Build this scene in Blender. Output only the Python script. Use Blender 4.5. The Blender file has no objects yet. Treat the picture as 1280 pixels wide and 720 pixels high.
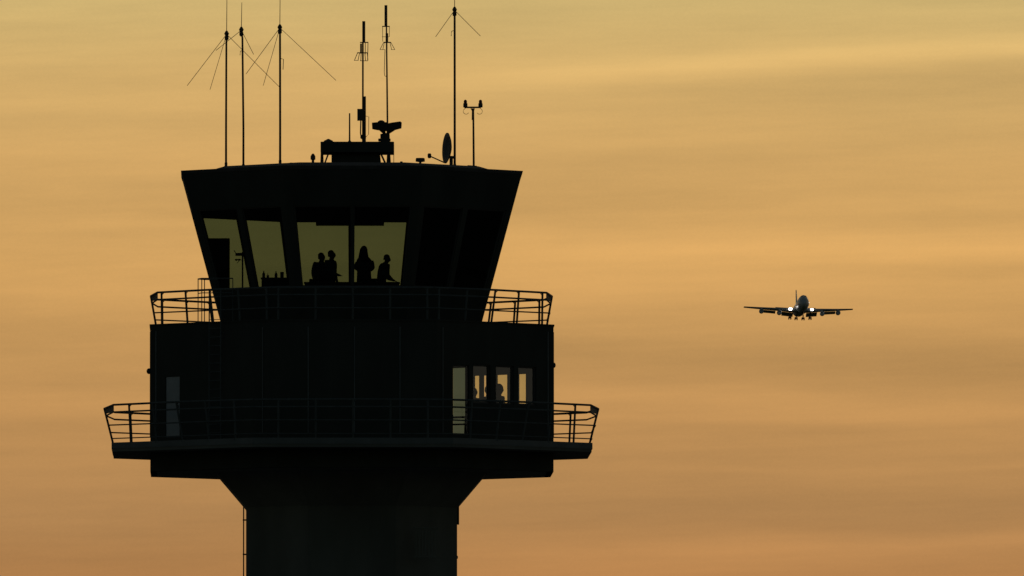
import bpy, bmesh, math, random
from mathutils import Vector, Matrix
random.seed(7)
R = math.radians
sc = bpy.context.scene
col = sc.collection

# ------------------------------------------------------------------ camera
F = 21600.0                      # focal length in 1280-px photo pixels
PITCH = math.atan(969.0 / F)
CAM = Vector((0.0, -600.0, 2.0))
cam_d = bpy.data.cameras.new("camera")
cam = bpy.data.objects.new("camera", cam_d); col.objects.link(cam)
cam.location = CAM
cam.rotation_euler = (R(90) + PITCH, 0, 0)
cam_d.sensor_width = 36.0
cam_d.lens = F / 1280.0 * 36.0
cam_d.clip_start = 1.0
cam_d.clip_end = 60000.0
sc.camera = cam

# ------------------------------------------------------------------ exposure
sc.view_settings.view_transform = 'Standard'
sc.view_settings.look = 'None'
sc.view_settings.exposure = 0.0
sc.view_settings.gamma = 1.0
sc.view_settings.use_curve_mapping = False
sc.cycles.max_bounces = 8
sc.cycles.transparent_max_bounces = 24

SUN_EL, SUN_AZ = R(2.2), R(7.0)      # low sun behind the cloud, a little right of the tower

# ------------------------------------------------------------------ world
def srgb(r, g, b):
    f = lambda c: (c / 255 / 12.92) if c / 255 <= 0.04045 else ((c / 255 + 0.055) / 1.055) ** 2.4
    return (f(r), f(g), f(b), 1.0)

world = bpy.data.worlds.new("World"); sc.world = world
world.use_nodes = True
nt = world.node_tree; nt.nodes.clear()
N = nt.nodes.new; L = nt.links.new
def mth(op, a, b=None, c=None, clamp=False):
    n = N('ShaderNodeMath'); n.operation = op; n.use_clamp = clamp
    for i, v in enumerate((a, b, c)):
        if v is None: continue
        if isinstance(v, (int, float)): n.inputs[i].default_value = v
        else: L(v, n.inputs[i])
    return n.outputs[0]
def sstep(v, a, b, to0=0.0, to1=1.0):
    n = N('ShaderNodeMapRange'); n.interpolation_type = 'SMOOTHSTEP'
    L(v, n.inputs['Value'])
    n.inputs['From Min'].default_value = a; n.inputs['From Max'].default_value = b
    n.inputs['To Min'].default_value = to0; n.inputs['To Max'].default_value = to1
    return n.outputs[0]
tc = N('ShaderNodeTexCoord')
sep = N('ShaderNodeSeparateXYZ'); L(tc.outputs['Generated'], sep.inputs[0])
az = mth('ARCTAN2', sep.outputs[0], sep.outputs[1])
el = mth('ARCSINE', sep.outputs[2])
# cloud coordinates: U = azimuth, V = drop below a level 3.5 degrees up, both in 1/21600 rad
U = mth('MULTIPLY_ADD', az, F, 640.0)
V0 = mth('SUBTRACT', 1329.0, mth('MULTIPLY', mth('TANGENT', el), F))
def noise(su, sv, detail, seed, shear=0.0, rough=0.5):
    cb = N('ShaderNodeCombineXYZ')
    L(mth('DIVIDE', U, su), cb.inputs[0])
    vv = mth('MULTIPLY_ADD', U, shear, V0)
    L(mth('DIVIDE', vv, sv), cb.inputs[1])
    cb.inputs[2].default_value = seed
    n = N('ShaderNodeTexNoise'); n.noise_dimensions = '3D'
    n.inputs['Scale'].default_value = 1.0; n.inputs['Detail'].default_value = detail
    n.inputs['Roughness'].default_value = rough
    L(cb.outputs[0], n.inputs['Vector'])
    return mth('SUBTRACT', n.outputs[0], 0.5)
warp = mth('MULTIPLY', noise(420, 120, 2, 3.1), 34.0)
V = mth('ADD', V0, warp)
ramp = N('ShaderNodeValToRGB')
stops = [(-900, (120, 118, 108)), (-300, (182, 160, 118)), (0, (206, 177, 114)), (90, (209, 171, 107)), (200, (205, 162, 99)),
         (330, (208, 160, 95)), (420, (197, 150, 90)), (520, (189, 142, 86)), (640, (177, 132, 82)), (720, (178, 128, 77)), (1329, (150, 88, 58))]
lo, hi = -900.0, 1329.0
els = ramp.color_ramp.elements
while len(els) > 1: els.remove(els[-1])
for i, (p, c) in enumerate(stops):
    e = els[0] if i == 0 else els.new((p - lo) / (hi - lo))
    e.position = (p - lo) / (hi - lo); e.color = srgb(*c)
L(mth('DIVIDE', mth('SUBTRACT', V, lo), hi - lo, clamp=True), ramp.inputs[0])
# cirrus veil: long layered streaks
mod = mth('MULTIPLY', noise(900, 85, 4, 1.7, 0.03, 0.55), 0.30)
mod = mth('ADD', mod, mth('MULTIPLY', noise(420, 24, 4, 9.3, 0.03, 0.6), 0.21))
mod = mth('ADD', mod, mth('MULTIPLY', noise(60, 12, 3, 4.4, 0.0, 0.6), 0.06))
mod = mth('ADD', mod, mth('MULTIPLY', noise(4, 3, 3, 6.2, 0.0, 0.8), 0.10))
def streak(v0, slope, width, amp, u0, u1, soft):
    d = mth('DIVIDE', mth('SUBTRACT', V, mth('MULTIPLY_ADD', U, slope, v0 - 640.0 * slope)), width)
    g = mth('EXPONENT', mth('MULTIPLY', mth('MULTIPLY', d, d), -1.0))
    w = mth('MULTIPLY', sstep(U, u0 - soft, u0 + soft), sstep(U, u1 - soft, u1 + soft, 1.0, 0.0))
    return mth('MULTIPLY', mth('MULTIPLY', g, w), amp)
for s in [(92, -0.055, 16, 0.17, 700, 2600, 400), (118, -0.04, 24, -0.06, 760, 2600, 400), (318, -0.006, 26, 0.14, 560, 2600, 420),
          (350, -0.02, 14, -0.10, 1120, 2600, 200), (368, 0.0, 28, 0.06, 620, 1150, 160), (250, -0.02, 40, -0.07, -400, 1000, 400), (445, 0.02, 34, -0.12, 500, 2600, 300),
          (485, 0.05, 14, 0.06, 600, 2600, 300), (697, -0.035, 15, 0.11, 720, 2600, 250), (545, -0.01, 22, -0.05, 700, 2600, 300), (528, -0.01, 7, 0.05, 560, 2600, 160), (590, -0.012, 5, 0.045, 640, 2600, 200), (640, 0.0, 26, -0.05, 700, 2600, 300), (600, 0.0, 40, -0.05, 640, 2600, 400),
          (415, 0.0, 30, -0.06, -2600, 300, 200), (505, 0.0, 16, 0.06, -2600, 500, 300), (30, 0.02, 30, -0.04, 500, 1100, 200),
          (680, 0.0, 60, -0.08, -2600, 300, 200)]:
    mod = mth('ADD', mod, streak(*s))
bright = mth('MAXIMUM', mth('ADD', mod, 1.03), 0.2)
tint = N('ShaderNodeMix'); tint.data_type = 'RGBA'; tint.blend_type = 'MULTIPLY'; tint.inputs[0].default_value = 1.0
L(ramp.outputs[0], tint.inputs[6])
cbb = N('ShaderNodeCombineXYZ')
L(mth('POWER', bright, 1.10), cbb.inputs[0]); L(bright, cbb.inputs[1]); L(mth('POWER', bright, 0.85), cbb.inputs[2])
L(cbb.outputs[0], tint.inputs[7])
# the lit cloud bank fills the sky round the sunset; away from it the clear dusk sky takes over
dotn = N('ShaderNodeVectorMath'); dotn.operation = 'DOT_PRODUCT'
L(tc.outputs['Generated'], dotn.inputs[0])
dotn.inputs[1].default_value = (math.sin(SUN_AZ) * math.cos(SUN_EL), math.cos(SUN_AZ) * math.cos(SUN_EL), math.sin(SUN_EL))
mask = sstep(dotn.outputs['Value'], 0.55, 0.985)
sky = N('ShaderNodeTexSky'); sky.sky_type = 'NISHITA'; sky.sun_disc = False
sky.sun_elevation = SUN_EL; sky.sun_rotation = SUN_AZ
sky.altitude = 30; sky.dust_density = 2.0
dusk = N('ShaderNodeMix'); dusk.data_type = 'RGBA'; dusk.blend_type = 'MULTIPLY'; dusk.inputs[0].default_value = 1.0
L(sky.outputs[0], dusk.inputs[6]); dusk.inputs[7].default_value = (0.33, 0.37, 0.385, 1)
scale = N('ShaderNodeMix'); scale.data_type = 'RGBA'; scale.blend_type = 'MULTIPLY'; scale.inputs[0].default_value = 1.0
scale.clamp_result = False
L(tint.outputs[2], scale.inputs[6]); scale.inputs[7].default_value = (10, 10, 10, 1)
mixs = N('ShaderNodeMix'); mixs.data_type = 'RGBA'
L(mask, mixs.inputs[0]); L(dusk.outputs[2], mixs.inputs[6]); L(scale.outputs[2], mixs.inputs[7])
# pale glow added along the unseen side horizons for the window panes to reflect
glow = mth('MULTIPLY', sstep(dotn.outputs['Value'], -0.45, 0.30), mth('EXPONENT', mth('MULTIPLY', mth('POWER', mth('DIVIDE', el, R(9)), 2.0), -1.0)))
gcol = N('ShaderNodeMix'); gcol.data_type = 'RGBA'; gcol.blend_type = 'ADD'; gcol.clamp_result = False
L(mth('MULTIPLY', glow, mth('SUBTRACT', 1.0, mask)), gcol.inputs[0])
L(mixs.outputs[2], gcol.inputs[6]); gcol.inputs[7].default_value = (1.5, 1.45, 1.25, 1)
bg = N('ShaderNodeBackground'); bg.inputs['Strength'].default_value = 0.1
L(gcol.outputs[2], bg.inputs['Color'])
wo = N('ShaderNodeOutputWorld'); L(bg.outputs[0], wo.inputs['Surface'])

# ------------------------------------------------------------------ sun (veiled by the cloud bank, behind everything)
sd = bpy.data.lights.new("sun", 'SUN'); sd.energy = 0.06; sd.angle = R(10); sd.color = (1.0, 0.62, 0.32)
so = bpy.data.objects.new("sun", sd); col.objects.link(so)
sdir = Vector((math.sin(SUN_AZ) * math.cos(SUN_EL), math.cos(SUN_AZ) * math.cos(SUN_EL), math.sin(SUN_EL)))
so.rotation_euler = sdir.to_track_quat('Z', 'Y').to_euler()
so.location = (40, 80, 60)

# ------------------------------------------------------------------ helpers
def ray(px, py):
    return Vector((px - 640.0, -(360.0 - py) * math.sin(PITCH) + F * math.cos(PITCH), (360.0 - py) * math.cos(PITCH) + F * math.sin(PITCH)))
def P(px, py, Y=0.0):
    d = ray(px, py); t = (Y - CAM.y) / d.y
    return CAM + d * t
def ZZ(py, Y=0.0): return P(640, py, Y).z
def XX(px, py=380, Y=0.0): return P(px, py, Y).x

class MB:
    def __init__(self): self.v, self.f, self.m = [], [], []
    def add(self, vs, fs, mi=0):
        o = len(self.v); self.v += [tuple(p) for p in vs]
        self.f += [tuple(o + i for i in f) for f in fs]; self.m += [mi] * len(fs)
    def box(self, c, s, rot=None, mi=0):
        c = Vector(c); h = Vector(s) / 2
        vs = [Vector((x * h.x, y * h.y, z * h.z)) for x in (-1, 1) for y in (-1, 1) for z in (-1, 1)]
        if rot is not None: vs = [rot @ p for p in vs]
        self.add([c + p for p in vs], [(0, 1, 3, 2), (4, 6, 7, 5), (0, 4, 5, 1), (2, 3, 7, 6), (0, 2, 6, 4), (1, 5, 7, 3)], mi)
    def tube(self, pts, r, n=8, r2=None, cap=True, mi=0):
        pts = [Vector(p) for p in pts]
        rings = []
        for i, p in enumerate(pts):
            d = (pts[min(i + 1, len(pts) - 1)] - pts[max(i - 1, 0)]).normalized()
            a = d.cross(Vector((0, 0, 1)) if abs(d.z) < 0.95 else Vector((1, 0, 0))).normalized(); b = d.cross(a)
            rr = r if r2 is None else r + (r2 - r) * i / (len(pts) - 1)
            rings.append([p + (a * math.cos(2 * math.pi * k / n) + b * math.sin(2 * math.pi * k / n)) * rr for k in range(n)])
        vs = [q for ring in rings for q in ring]
        fs = [(i * n + k, i * n + (k + 1) % n, (i + 1) * n + (k + 1) % n, (i + 1) * n + k) for i in range(len(pts) - 1) for k in range(n)]
        if cap: fs += [tuple(range(n))[::-1], tuple((len(pts) - 1) * n + k for k in range(n))]
        self.add(vs, fs, mi)
    def lathe(self, prof, c, axis='z', n=20, mi=0):
        c = Vector(c); vs = []
        for (r, h) in prof:
            for k in range(n):
                a = 2 * math.pi * k / n
                p = (r * math.cos(a), r * math.sin(a), h)
                if axis == 'x': p = (h, r * math.cos(a), r * math.sin(a))
                if axis == 'y': p = (r * math.cos(a), h, r * math.sin(a))
                vs.append(c + Vector(p))
        m = len(prof)
        fs = [(i * n + k, i * n + (k + 1) % n, (i + 1) * n + (k + 1) % n, (i + 1) * n + k) for i in range(m - 1) for k in range(n)]
        fs += [tuple(range(n))[::-1], tuple((m - 1) * n + k for k in range(n))]
        self.add(vs, fs, mi)
    def prism(self, poly_a, poly_b, mi=0):
        n = len(poly_a)
        self.add(list(poly_a) + list(poly_b), [tuple(range(n))[::-1], tuple(range(n, 2 * n))] + [(i, (i + 1) % n, n + (i + 1) % n, n + i) for i in range(n)], mi)
    def build(self, name, mat, parent=None, smooth=False, bevel=0.0, loc=None):
        me = bpy.data.meshes.new(name)
        me.from_pydata(self.v, [], self.f)
        bm = bmesh.new(); bm.from_mesh(me)
        bmesh.ops.remove_doubles(bm, verts=bm.verts, dist=1e-5)
        bmesh.ops.recalc_face_normals(bm, faces=bm.faces)
        bm.to_mesh(me); bm.free()
        mats = mat if isinstance(mat, (list, tuple)) else [mat]
        for m_ in mats: me.materials.append(m_)
        if len(mats) > 1 and len(me.polygons) == len(self.m):
            for p_, i in zip(me.polygons, self.m): p_.material_index = i
        if smooth:
            for p_ in me.polygons: p_.use_smooth = True
        o = bpy.data.objects.new(name, me); col.objects.link(o)
        if parent is not None:
            o.parent = parent
            # vertices are given in world space unless the parent is rotated; shift to the parent's frame
            if loc is None:
                w = Vector(); q = parent
                while q is not None: w += Vector(q.location); q = q.parent
                me.transform(Matrix.Translation(-w))
        if bevel:
            b = o.modifiers.new("bevel", 'BEVEL'); b.width = bevel; b.segments = 2; b.limit_method = 'ANGLE'
        return o

def thing(name, label, cat, loc=(0, 0, 0), group=None):
    o = bpy.data.objects.new(name, None); col.objects.link(o)
    o.location = loc; o["label"] = label; o["category"] = cat
    if group: o["group"] = group
    return o
def tag(o, label, cat, group=None, kind=None):
    o["label"] = label; o["category"] = cat
    if group: o["group"] = group
    if kind: o["kind"] = kind
    return o
def recenter(o, p):
    """move a top-level mesh's origin to p without moving its geometry"""
    p = Vector(p); o.data.transform(Matrix.Translation(-p)); o.location = p
    return o

# ------------------------------------------------------------------ materials
def mat(name, colr, rough=0.7, metal=0.0, var=0.25, scale=1.0, stretch=(1, 1, 1), bump=0.0, spec=0.4):
    m = bpy.data.materials.new(name); m.use_nodes = True
    t = m.node_tree; b = t.nodes['Principled BSDF']
    b.inputs['Roughness'].default_value = rough; b.inputs['Metallic'].default_value = metal
    b.inputs['Specular IOR Level'].default_value = spec
    c = t.nodes.new('ShaderNodeTexCoord'); mp = t.nodes.new('ShaderNodeMapping')
    mp.inputs['Scale'].default_value = stretch
    t.links.new(c.outputs['Object'], mp.inputs[0])
    n = t.nodes.new('ShaderNodeTexNoise'); n.inputs['Scale'].default_value = scale; n.inputs['Detail'].default_value = 6
    t.links.new(mp.outputs[0], n.inputs['Vector'])
    r = t.nodes.new('ShaderNodeValToRGB')
    r.color_ramp.elements[0].position = 0.3; r.color_ramp.elements[1].position = 0.7
    r.color_ramp.elements[0].color = tuple(x * (1 - var) for x in colr) + (1,)
    r.color_ramp.elements[1].color = tuple(min(1, x * (1 + var)) for x in colr) + (1,)
    t.links.new(n.outputs[0], r.inputs[0]); t.links.new(r.outputs[0], b.inputs['Base Color'])
    if bump:
        bp = t.nodes.new('ShaderNodeBump'); bp.inputs['Strength'].default_value = bump
        t.links.new(n.outputs[0], bp.inputs['Height']); t.links.new(bp.outputs[0], b.inputs['Normal'])
    return m
def glass(name, tint, gloss=0.05):
    m = bpy.data.materials.new(name); m.use_nodes = True
    t = m.node_tree; t.nodes.clear()
    tr = t.nodes.new('ShaderNodeBsdfTransparent'); gl = t.nodes.new('ShaderNodeBsdfGlossy')
    n = t.nodes.new('ShaderNodeTexNoise'); n.inputs['Scale'].default_value = 0.8
    r = t.nodes.new('ShaderNodeValToRGB')
    r.color_ramp.elements[0].color = tuple(x * 0.93 for x in tint) + (1,); r.color_ramp.elements[1].color = tuple(min(1, x * 1.06) for x in tint) + (1,)
    t.links.new(n.outputs[0], r.inputs[0]); t.links.new(r.outputs[0], tr.inputs[0])
    gl.inputs['Roughness'].default_value = 0.02
    mx = t.nodes.new('ShaderNodeMixShader'); mx.inputs[0].default_value = gloss
    t.links.new(tr.outputs[0], mx.inputs[1]); t.links.new(gl.outputs[0], mx.inputs[2])
    o = t.nodes.new('ShaderNodeOutputMaterial'); t.links.new(mx.outputs[0], o.inputs[0])
    return m
def emit(name, colr, s):
    m = bpy.data.materials.new(name); m.use_nodes = True
    b = m.node_tree.nodes['Principled BSDF']; b.inputs['Base Color'].default_value = colr + (1,)
    b.inputs['Emission Color'].default_value = colr + (1,); b.inputs['Emission Strength'].default_value = s
    return m
M = dict(
    concrete=mat("concrete", (0.21, 0.22, 0.205), 0.9, var=0.2, scale=0.7, stretch=(1, 1, 0.35), bump=0.15),
    cladding=mat("dark_cladding", (0.078, 0.085, 0.076), 0.85, var=0.18, scale=0.9, stretch=(1, 1, 0.25), spec=0.1),
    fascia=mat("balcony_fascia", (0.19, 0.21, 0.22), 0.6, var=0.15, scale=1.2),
    rail=mat("rail_steel", (0.15, 0.17, 0.175), 0.85, var=0.15, scale=3, spec=0.08),
    roof=mat("roof_felt", (0.10, 0.10, 0.10), 0.9, var=0.2, scale=2),
    mast=mat("mast_steel", (0.12, 0.11, 0.10), 0.85, var=0.2, scale=3, spec=0.08),
    red=mat("obstruction_red", (0.22, 0.03, 0.02), 0.45, var=0.1, scale=5),
    dish=mat("dish_paint", (0.12, 0.13, 0.13), 0.6, var=0.1, scale=3),
    door=mat("door_paint", (0.50, 0.53, 0.57), 0.5, var=0.06, scale=2),
    frame=mat("window_frame", (0.10, 0.10, 0.10), 0.5, var=0.1, scale=3),
    inside=mat("room_paint", (0.40, 0.40, 0.36), 0.8, var=0.08, scale=1),
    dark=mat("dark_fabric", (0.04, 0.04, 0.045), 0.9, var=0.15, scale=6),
    desk=mat("desk_laminate", (0.08, 0.075, 0.07), 0.6, var=0.1, scale=4),
    plastic=mat("plastic", (0.03, 0.03, 0.032), 0.45, var=0.1, scale=6),
    skin=mat("skin", (0.42, 0.26, 0.19), 0.6, var=0.06, scale=12),
    hair=mat("hair", (0.035, 0.022, 0.015), 0.7, var=0.2, scale=20),
    shirt=mat("shirt_cloth", (0.13, 0.15, 0.19), 0.9, var=0.1, scale=15),
    trousers=mat("trouser_cloth", (0.03, 0.032, 0.045), 0.9, var=0.1, scale=15),
    white=mat("aircraft_white", (0.80, 0.82, 0.84), 0.35, var=0.05, scale=0.3),
    alu=mat("wing_grey", (0.55, 0.58, 0.60), 0.45, var=0.08, scale=0.4),
    tyre=mat("tyre_rubber", (0.03, 0.025, 0.022), 0.9, var=0.1, scale=4),
    gear=mat("gear_metal", (0.30, 0.20, 0.15), 0.6, var=0.1, scale=4),
    grass=mat("airfield_grass", (0.055, 0.075, 0.03), 0.95, var=0.35, scale=0.04),
    asphalt=mat("apron_concrete", (0.12, 0.12, 0.115), 0.9, var=0.2, scale=0.15),
    tint=glass("solar_tinted_glass", (0.292, 0.385, 0.366)),
    clear=glass("clear_glass", (0.90, 0.95, 0.86), 0.12),
    clearer=glass("plain_glass", (0.97, 0.96, 0.95)),
    doorglass=glass("door_tinted_glass", (0.32, 0.45, 0.55)),
    lamp=emit("landing_lamp", (1.0, 0.98, 0.94), 6.0),
    lamp_small=emit("nose_lamp", (1.0, 0.95, 0.88), 0.75),
)

# ------------------------------------------------------------------ the setting
g = MB(); n_ = 64; rr_ = 32000
g.add([(rr_ * math.cos(2 * math.pi * i / n_), rr_ * math.sin(2 * math.pi * i / n_), 0) for i in range(n_)], [tuple(range(n_))])
o = g.build("ground", M['grass']); o["kind"] = "structure"
g = MB(); g.add([(-150, -110, .004), (120, -110, .004), (120, 160, .004), (-150, 160, .004)], [(0, 1, 2, 3)])
o = g.build("apron", M['asphalt']); o["kind"] = "structure"

# ------------------------------------------------------------------ control tower
S = 36.0
TX = XX(439.3)
TB = (TX, 0, 0)
tower = thing("control_tower", "dark octagonal airport control tower with a glazed cab and two railed balconies", "control tower", TB)
T22 = math.tan(R(22.5))
DROT = 0.0163                     # the tower's faces are turned slightly from square-on
def fdir(k):
    a = R(45 * k) + DROT; return Vector((math.cos(a), math.sin(a), 0)), Vector((-math.sin(a), math.cos(a), 0))
def FP(k, a, u, z, t=0.0):
    n, tg = fdir(k); q = a - t
    return Vector((TX, 0, z)) + n * q + tg * (u * q * T22)
def octo(a, z): # 8 corners
    return [Vector((TX + a / math.cos(R(22.5)) * math.cos(R(22.5 + 45 * i) + DROT), a / math.cos(R(22.5)) * math.sin(R(22.5 + 45 * i) + DROT), z)) for i in range(8)]
def loft(mb, levels, cap0=True, cap1=True, mi=0):
    """levels: (apothem, z)"""
    vs = [p for a, z in levels for p in octo(a, z)]; n = len(levels)
    fs = [(i * 8 + k, i * 8 + (k + 1) % 8, (i + 1) * 8 + (k + 1) % 8, (i + 1) * 8 + k) for i in range(n - 1) for k in range(8)]
    if cap0: fs.append(tuple(range(8))[::-1])
    if cap1: fs.append(tuple((n - 1) * 8 + k for k in range(8)))
    mb.add(vs, fs, mi)
def facet_wall(mb, k, af, z0, z1, holes, t):
    """one leaning or upright facet with rectangular holes (u0,u1,z0,z1); af(z) gives the apothem"""
    us = sorted({-1.0, 1.0} | {h[0] for h in holes} | {h[1] for h in holes})
    zs = sorted({z0, z1} | {h[2] for h in holes} | {h[3] for h in holes})
    nu, nz = len(us), len(zs)
    vs = [FP(k, af(z), u, z, tt) for tt in (0, t) for z in zs for u in us]
    idx = lambda s, i, j: s * nu * nz + j * nu + i
    def solid(i, j):
        if j < 0 or j >= nz - 1: return False
        if i < 0 or i >= nu - 1: return True
        uc, zc = (us[i] + us[i + 1]) / 2, (zs[j] + zs[j + 1]) / 2
        return not any(h[0] < uc < h[1] and h[2] < zc < h[3] for h in holes)
    fs = []
    for j in range(nz - 1):
        for i in range(nu - 1):
            if not solid(i, j): continue
            fs.append((idx(0, i, j), idx(0, i + 1, j), idx(0, i + 1, j + 1), idx(0, i, j + 1)))
            fs.append((idx(1, i, j + 1), idx(1, i + 1, j + 1), idx(1, i + 1, j), idx(1, i, j)))
            for (di, dj, a, b) in ((-1, 0, (i, j), (i, j + 1)), (1, 0, (i + 1, j), (i + 1, j + 1)), (0, -1, (i, j), (i + 1, j)), (0, 1, (i, j + 1), (i + 1, j + 1))):
                if not solid(i + di, j + dj):
                    fs.append((idx(0, *a), idx(0, *b), idx(1, *b), idx(1, *a)))
    mb.add(vs, fs)
def panel(mb, k, af, u0, u1, z0, z1, t0, t1):
    a = [FP(k, af(z), u, z, t0) for u, z in ((u0, z0), (u1, z0), (u1, z1), (u0, z1))]
    b = [FP(k, af(z), u, z, t1) for u, z in ((u0, z0), (u1, z0), (u1, z1), (u0, z1))]
    mb.prism(a, b)
def border(mb, k, af, u0, u1, z0, z1, t0, t1, w):
    du = w / (af((z0 + z1) / 2) * T22)
    panel(mb, k, af, u0, u0 + du, z0, z1, t0, t1); panel(mb, k, af, u1 - du, u1, z0, z1, t0, t1)
    panel(mb, k, af, u0 + du, u1 - du, z0, z0 + w, t0, t1); panel(mb, k, af, u0 + du, u1 - du, z1 - w, z1, t0, t1)

# radii (apothems, metres)
A_SH, A_FL, A_BL, A_SL = 131.6 / S, 168 / S, 251 / S, 298 / S
Y_BL, Y_SL = A_BL * T22, A_SL * T22
Z_BLT = ZZ(405.6, -Y_BL)           # parapet of the upper deck
Z_BLB = ZZ(596.5, Y_BL)            # underside of the storey
Z_SLT = ZZ(554.5, -Y_SL)           # balcony floor
Z_SLB = ZZ(573.5, Y_SL)            # balcony soffit
Z_FLB = ZZ(636, 0.0)               # where the flare meets the shaft
Z_DK = ZZ(414.0, -Y_BL * .96)      # upper deck floor
Z_CT = ZZ(213.4, -2.44)            # roof edge
Z_FL = ZZ(545.5, -4.7)             # lower room floor
A_CT, Y_C0 = 212.8 / S, 0
def acab(z):                       # leaning cab wall
    return 163.0 / S + (A_CT - 163.0 / S) * (z - ZZ(403, 0)) / (Z_CT - ZZ(403, 0))

# shaft
b = MB(); loft(b, [(A_SH + .25, -.3), (A_SH + .25, .5), (A_SH, .502), (A_SH, Z_FLB)]); b.build("shaft", M['concrete'], tower)
b = MB(); loft(b, [(A_SH + .004, Z_FLB - .02), (A_SH + .004, Z_FLB), (A_FL, Z_BLB + .0)], True, True); b.build("flared_collar", M['concrete'], tower)
b = MB()                           # louvre vent on the shaft front
vx0, vx1, vz0, vz1 = XX(519), XX(547), ZZ(696, -A_SH), ZZ(660, -A_SH)
for i in range(7):
    x = vx0 + (vx1 - vx0) * (i + .5) / 7
    b.box((x, -A_SH - .035, (vz0 + vz1) / 2), (.05, .07, vz1 - vz0))
for z in (vz0, vz1): b.box(((vx0 + vx1) / 2, -A_SH - .045, z), (vx1 - vx0 + .1, .09, .05))
b.build("louvre_vent", M['concrete'], tower)
b = MB(); b.box((XX(571.0, 640) - .03, .0, (ZZ(626) + ZZ(655)) / 2), (.22, 1.6, ZZ(626) - ZZ(655))); b.build("vent_box", M['cladding'], tower, bevel=.01)
b = MB(); b.box((XX(570.6, 696), .1, ZZ(696.5)), (.1, .12, .1)); b.build("junction_box", M['cladding'], tower, bevel=.01)
b = MB(); b.tube([(XX(304.7), 0, 0), (XX(304.7), 0, ZZ(632))], .022)
for y_ in list(range(650, 1400, 43)):
    b.box(((XX(304.3) + XX(309)) / 2, 0, ZZ(y_)), (XX(309) - XX(304.3) + .04, .06, .05))
b.build("conduit", M['mast'], tower)
b = MB()                           # entrance at the shaft foot
panel(b, 6, lambda z: A_SH + .25, -.33, .33, .02, 2.2, -.06, .0); b.build("door", M['door'], tower)

# storey block: walls with openings
ab = lambda z: A_BL
def u_of(px, k):
    """which u on facet k of the block lies on the sight line through photo column px"""
    u = 0.0
    for _ in range(30):
        p = FP(k, A_BL, u, Z_DK - 2)
        x = XX(px, 480, p.y); n, tg = fdir(k)
        u = max(-1.2, min(1.2, u + (x - p.x) / (tg.x * A_BL * T22)))
    return u
zw1, zw0 = ZZ(457, -4.7), ZZ(505, -4.7)
zd1 = ZZ(459, -4.3)
win_front = [tuple(sorted((u_of(a, 7), u_of(b_, 7)))) + (zw0, zw1) for a, b_ in ((591.5, 613), (620, 642.5), (648, 670.5))]
door_front = tuple(sorted((u_of(566, 7), u_of(586, 7)))) + (Z_FL, zd1)
zb1 = ZZ(468.0, 4.6)
win_back = [tuple(sorted((u_of(a, 1), u_of(b_, 1)))) + (zw0, zb1) for a, b_ in ((593.6, 600.5), (605, 613), (622, 636), (649, 659.5))]
door_back = tuple(sorted((u_of(562, 1), u_of(589, 1)))) + (Z_FL, ZZ(457, 5.2))
ud0, ud1 = u_of(206.5, 5), u_of(224.5, 5)
door_left = (ud0, ud1, Z_FL, ZZ(470, -4.2))
WT = .22
b = MB()
for k in range(8):
    holes = []
    if k == 7: holes = win_front + [door_front]
    if k == 1: holes = win_back + [door_back]
    if k == 5: holes = [door_left]
    facet_wall(b, k, ab, Z_BLB, Z_BLT, holes, .06 if k == 1 else WT)
b.build("storey_wall", M['cladding'], tower)
b = MB()
for k, holes in ((0, []), (1, win_back + [door_back]), (2, [])):
    t0 = .064 if k == 1 else WT + .004
    facet_wall(b, k, lambda z: A_BL - t0, Z_FL + .01, Z_DK - .36, [(h[0], h[1], max(h[2], Z_FL + .02), h[3]) for h in holes], .01)
b.build("wall_lining", M['inside'], tower)
b = MB(); loft(b, [(A_BL - .01, Z_BLB - .0), (A_BL - .01, Z_BLB + .14)])
b.build("underside_slab", M['concrete'], tower)
b = MB(); loft(b, [(A_BL - WT - .004, Z_FL - .2), (A_BL - WT - .004, Z_FL)]); b.build("room_floor", M['inside'], tower)
b = MB(); loft(b, [(A_BL - WT - .004, Z_DK - .35), (A_BL - WT - .004, Z_DK)]); b.build("upper_deck", M['roof'], tower)
b = MB(); b.box((XX(552), 0, (Z_FL + Z_DK - .35) / 2), (.15, 2 * A_BL - 2.2, Z_DK - .36 - Z_FL)); b.build("partition", M['inside'], tower)
b = MB()                           # thin panel joints standing proud of the front
strips = [(6, u) for u in (-.53, .02, .56)]
strips += [(k, u) for k in (4, 5, 7, 0) for u in (-.9, .9)]
for k, u in strips:
    b = MB(); panel(b, k, ab, u - .006, u + .006, Z_FL + .05, Z_BLT - .25, -.02, 0)
    b.build("cover_strip", M['fascia'], tower)
b = MB(); loft(b, [(A_BL + .03, Z_BLT - .05), (A_BL + .03, Z_BLT + .002)], True, False)
loft(b, [(A_BL - WT - .03, Z_BLT - .05), (A_BL - WT - .03, Z_BLT + .002)], False, False)
oa, ob = octo(A_BL + .03, Z_BLT + .002), octo(A_BL - WT - .03, Z_BLT + .002)
b = MB()
for i in range(8):
    j = (i + 1) % 8
    lo_a, lo_b = [p - Vector((0, 0, .05)) for p in (oa[i], oa[j])], [p - Vector((0, 0, .05)) for p in (ob[i], ob[j])]
    b.add([oa[i], oa[j], ob[j], ob[i], lo_a[0], lo_a[1], lo_b[1], lo_b[0]], [(0, 1, 2, 3), (4, 7, 6, 5), (0, 4, 5, 1), (3, 2, 6, 7)])
b.build("parapet_coping", M['cladding'], tower)
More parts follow.
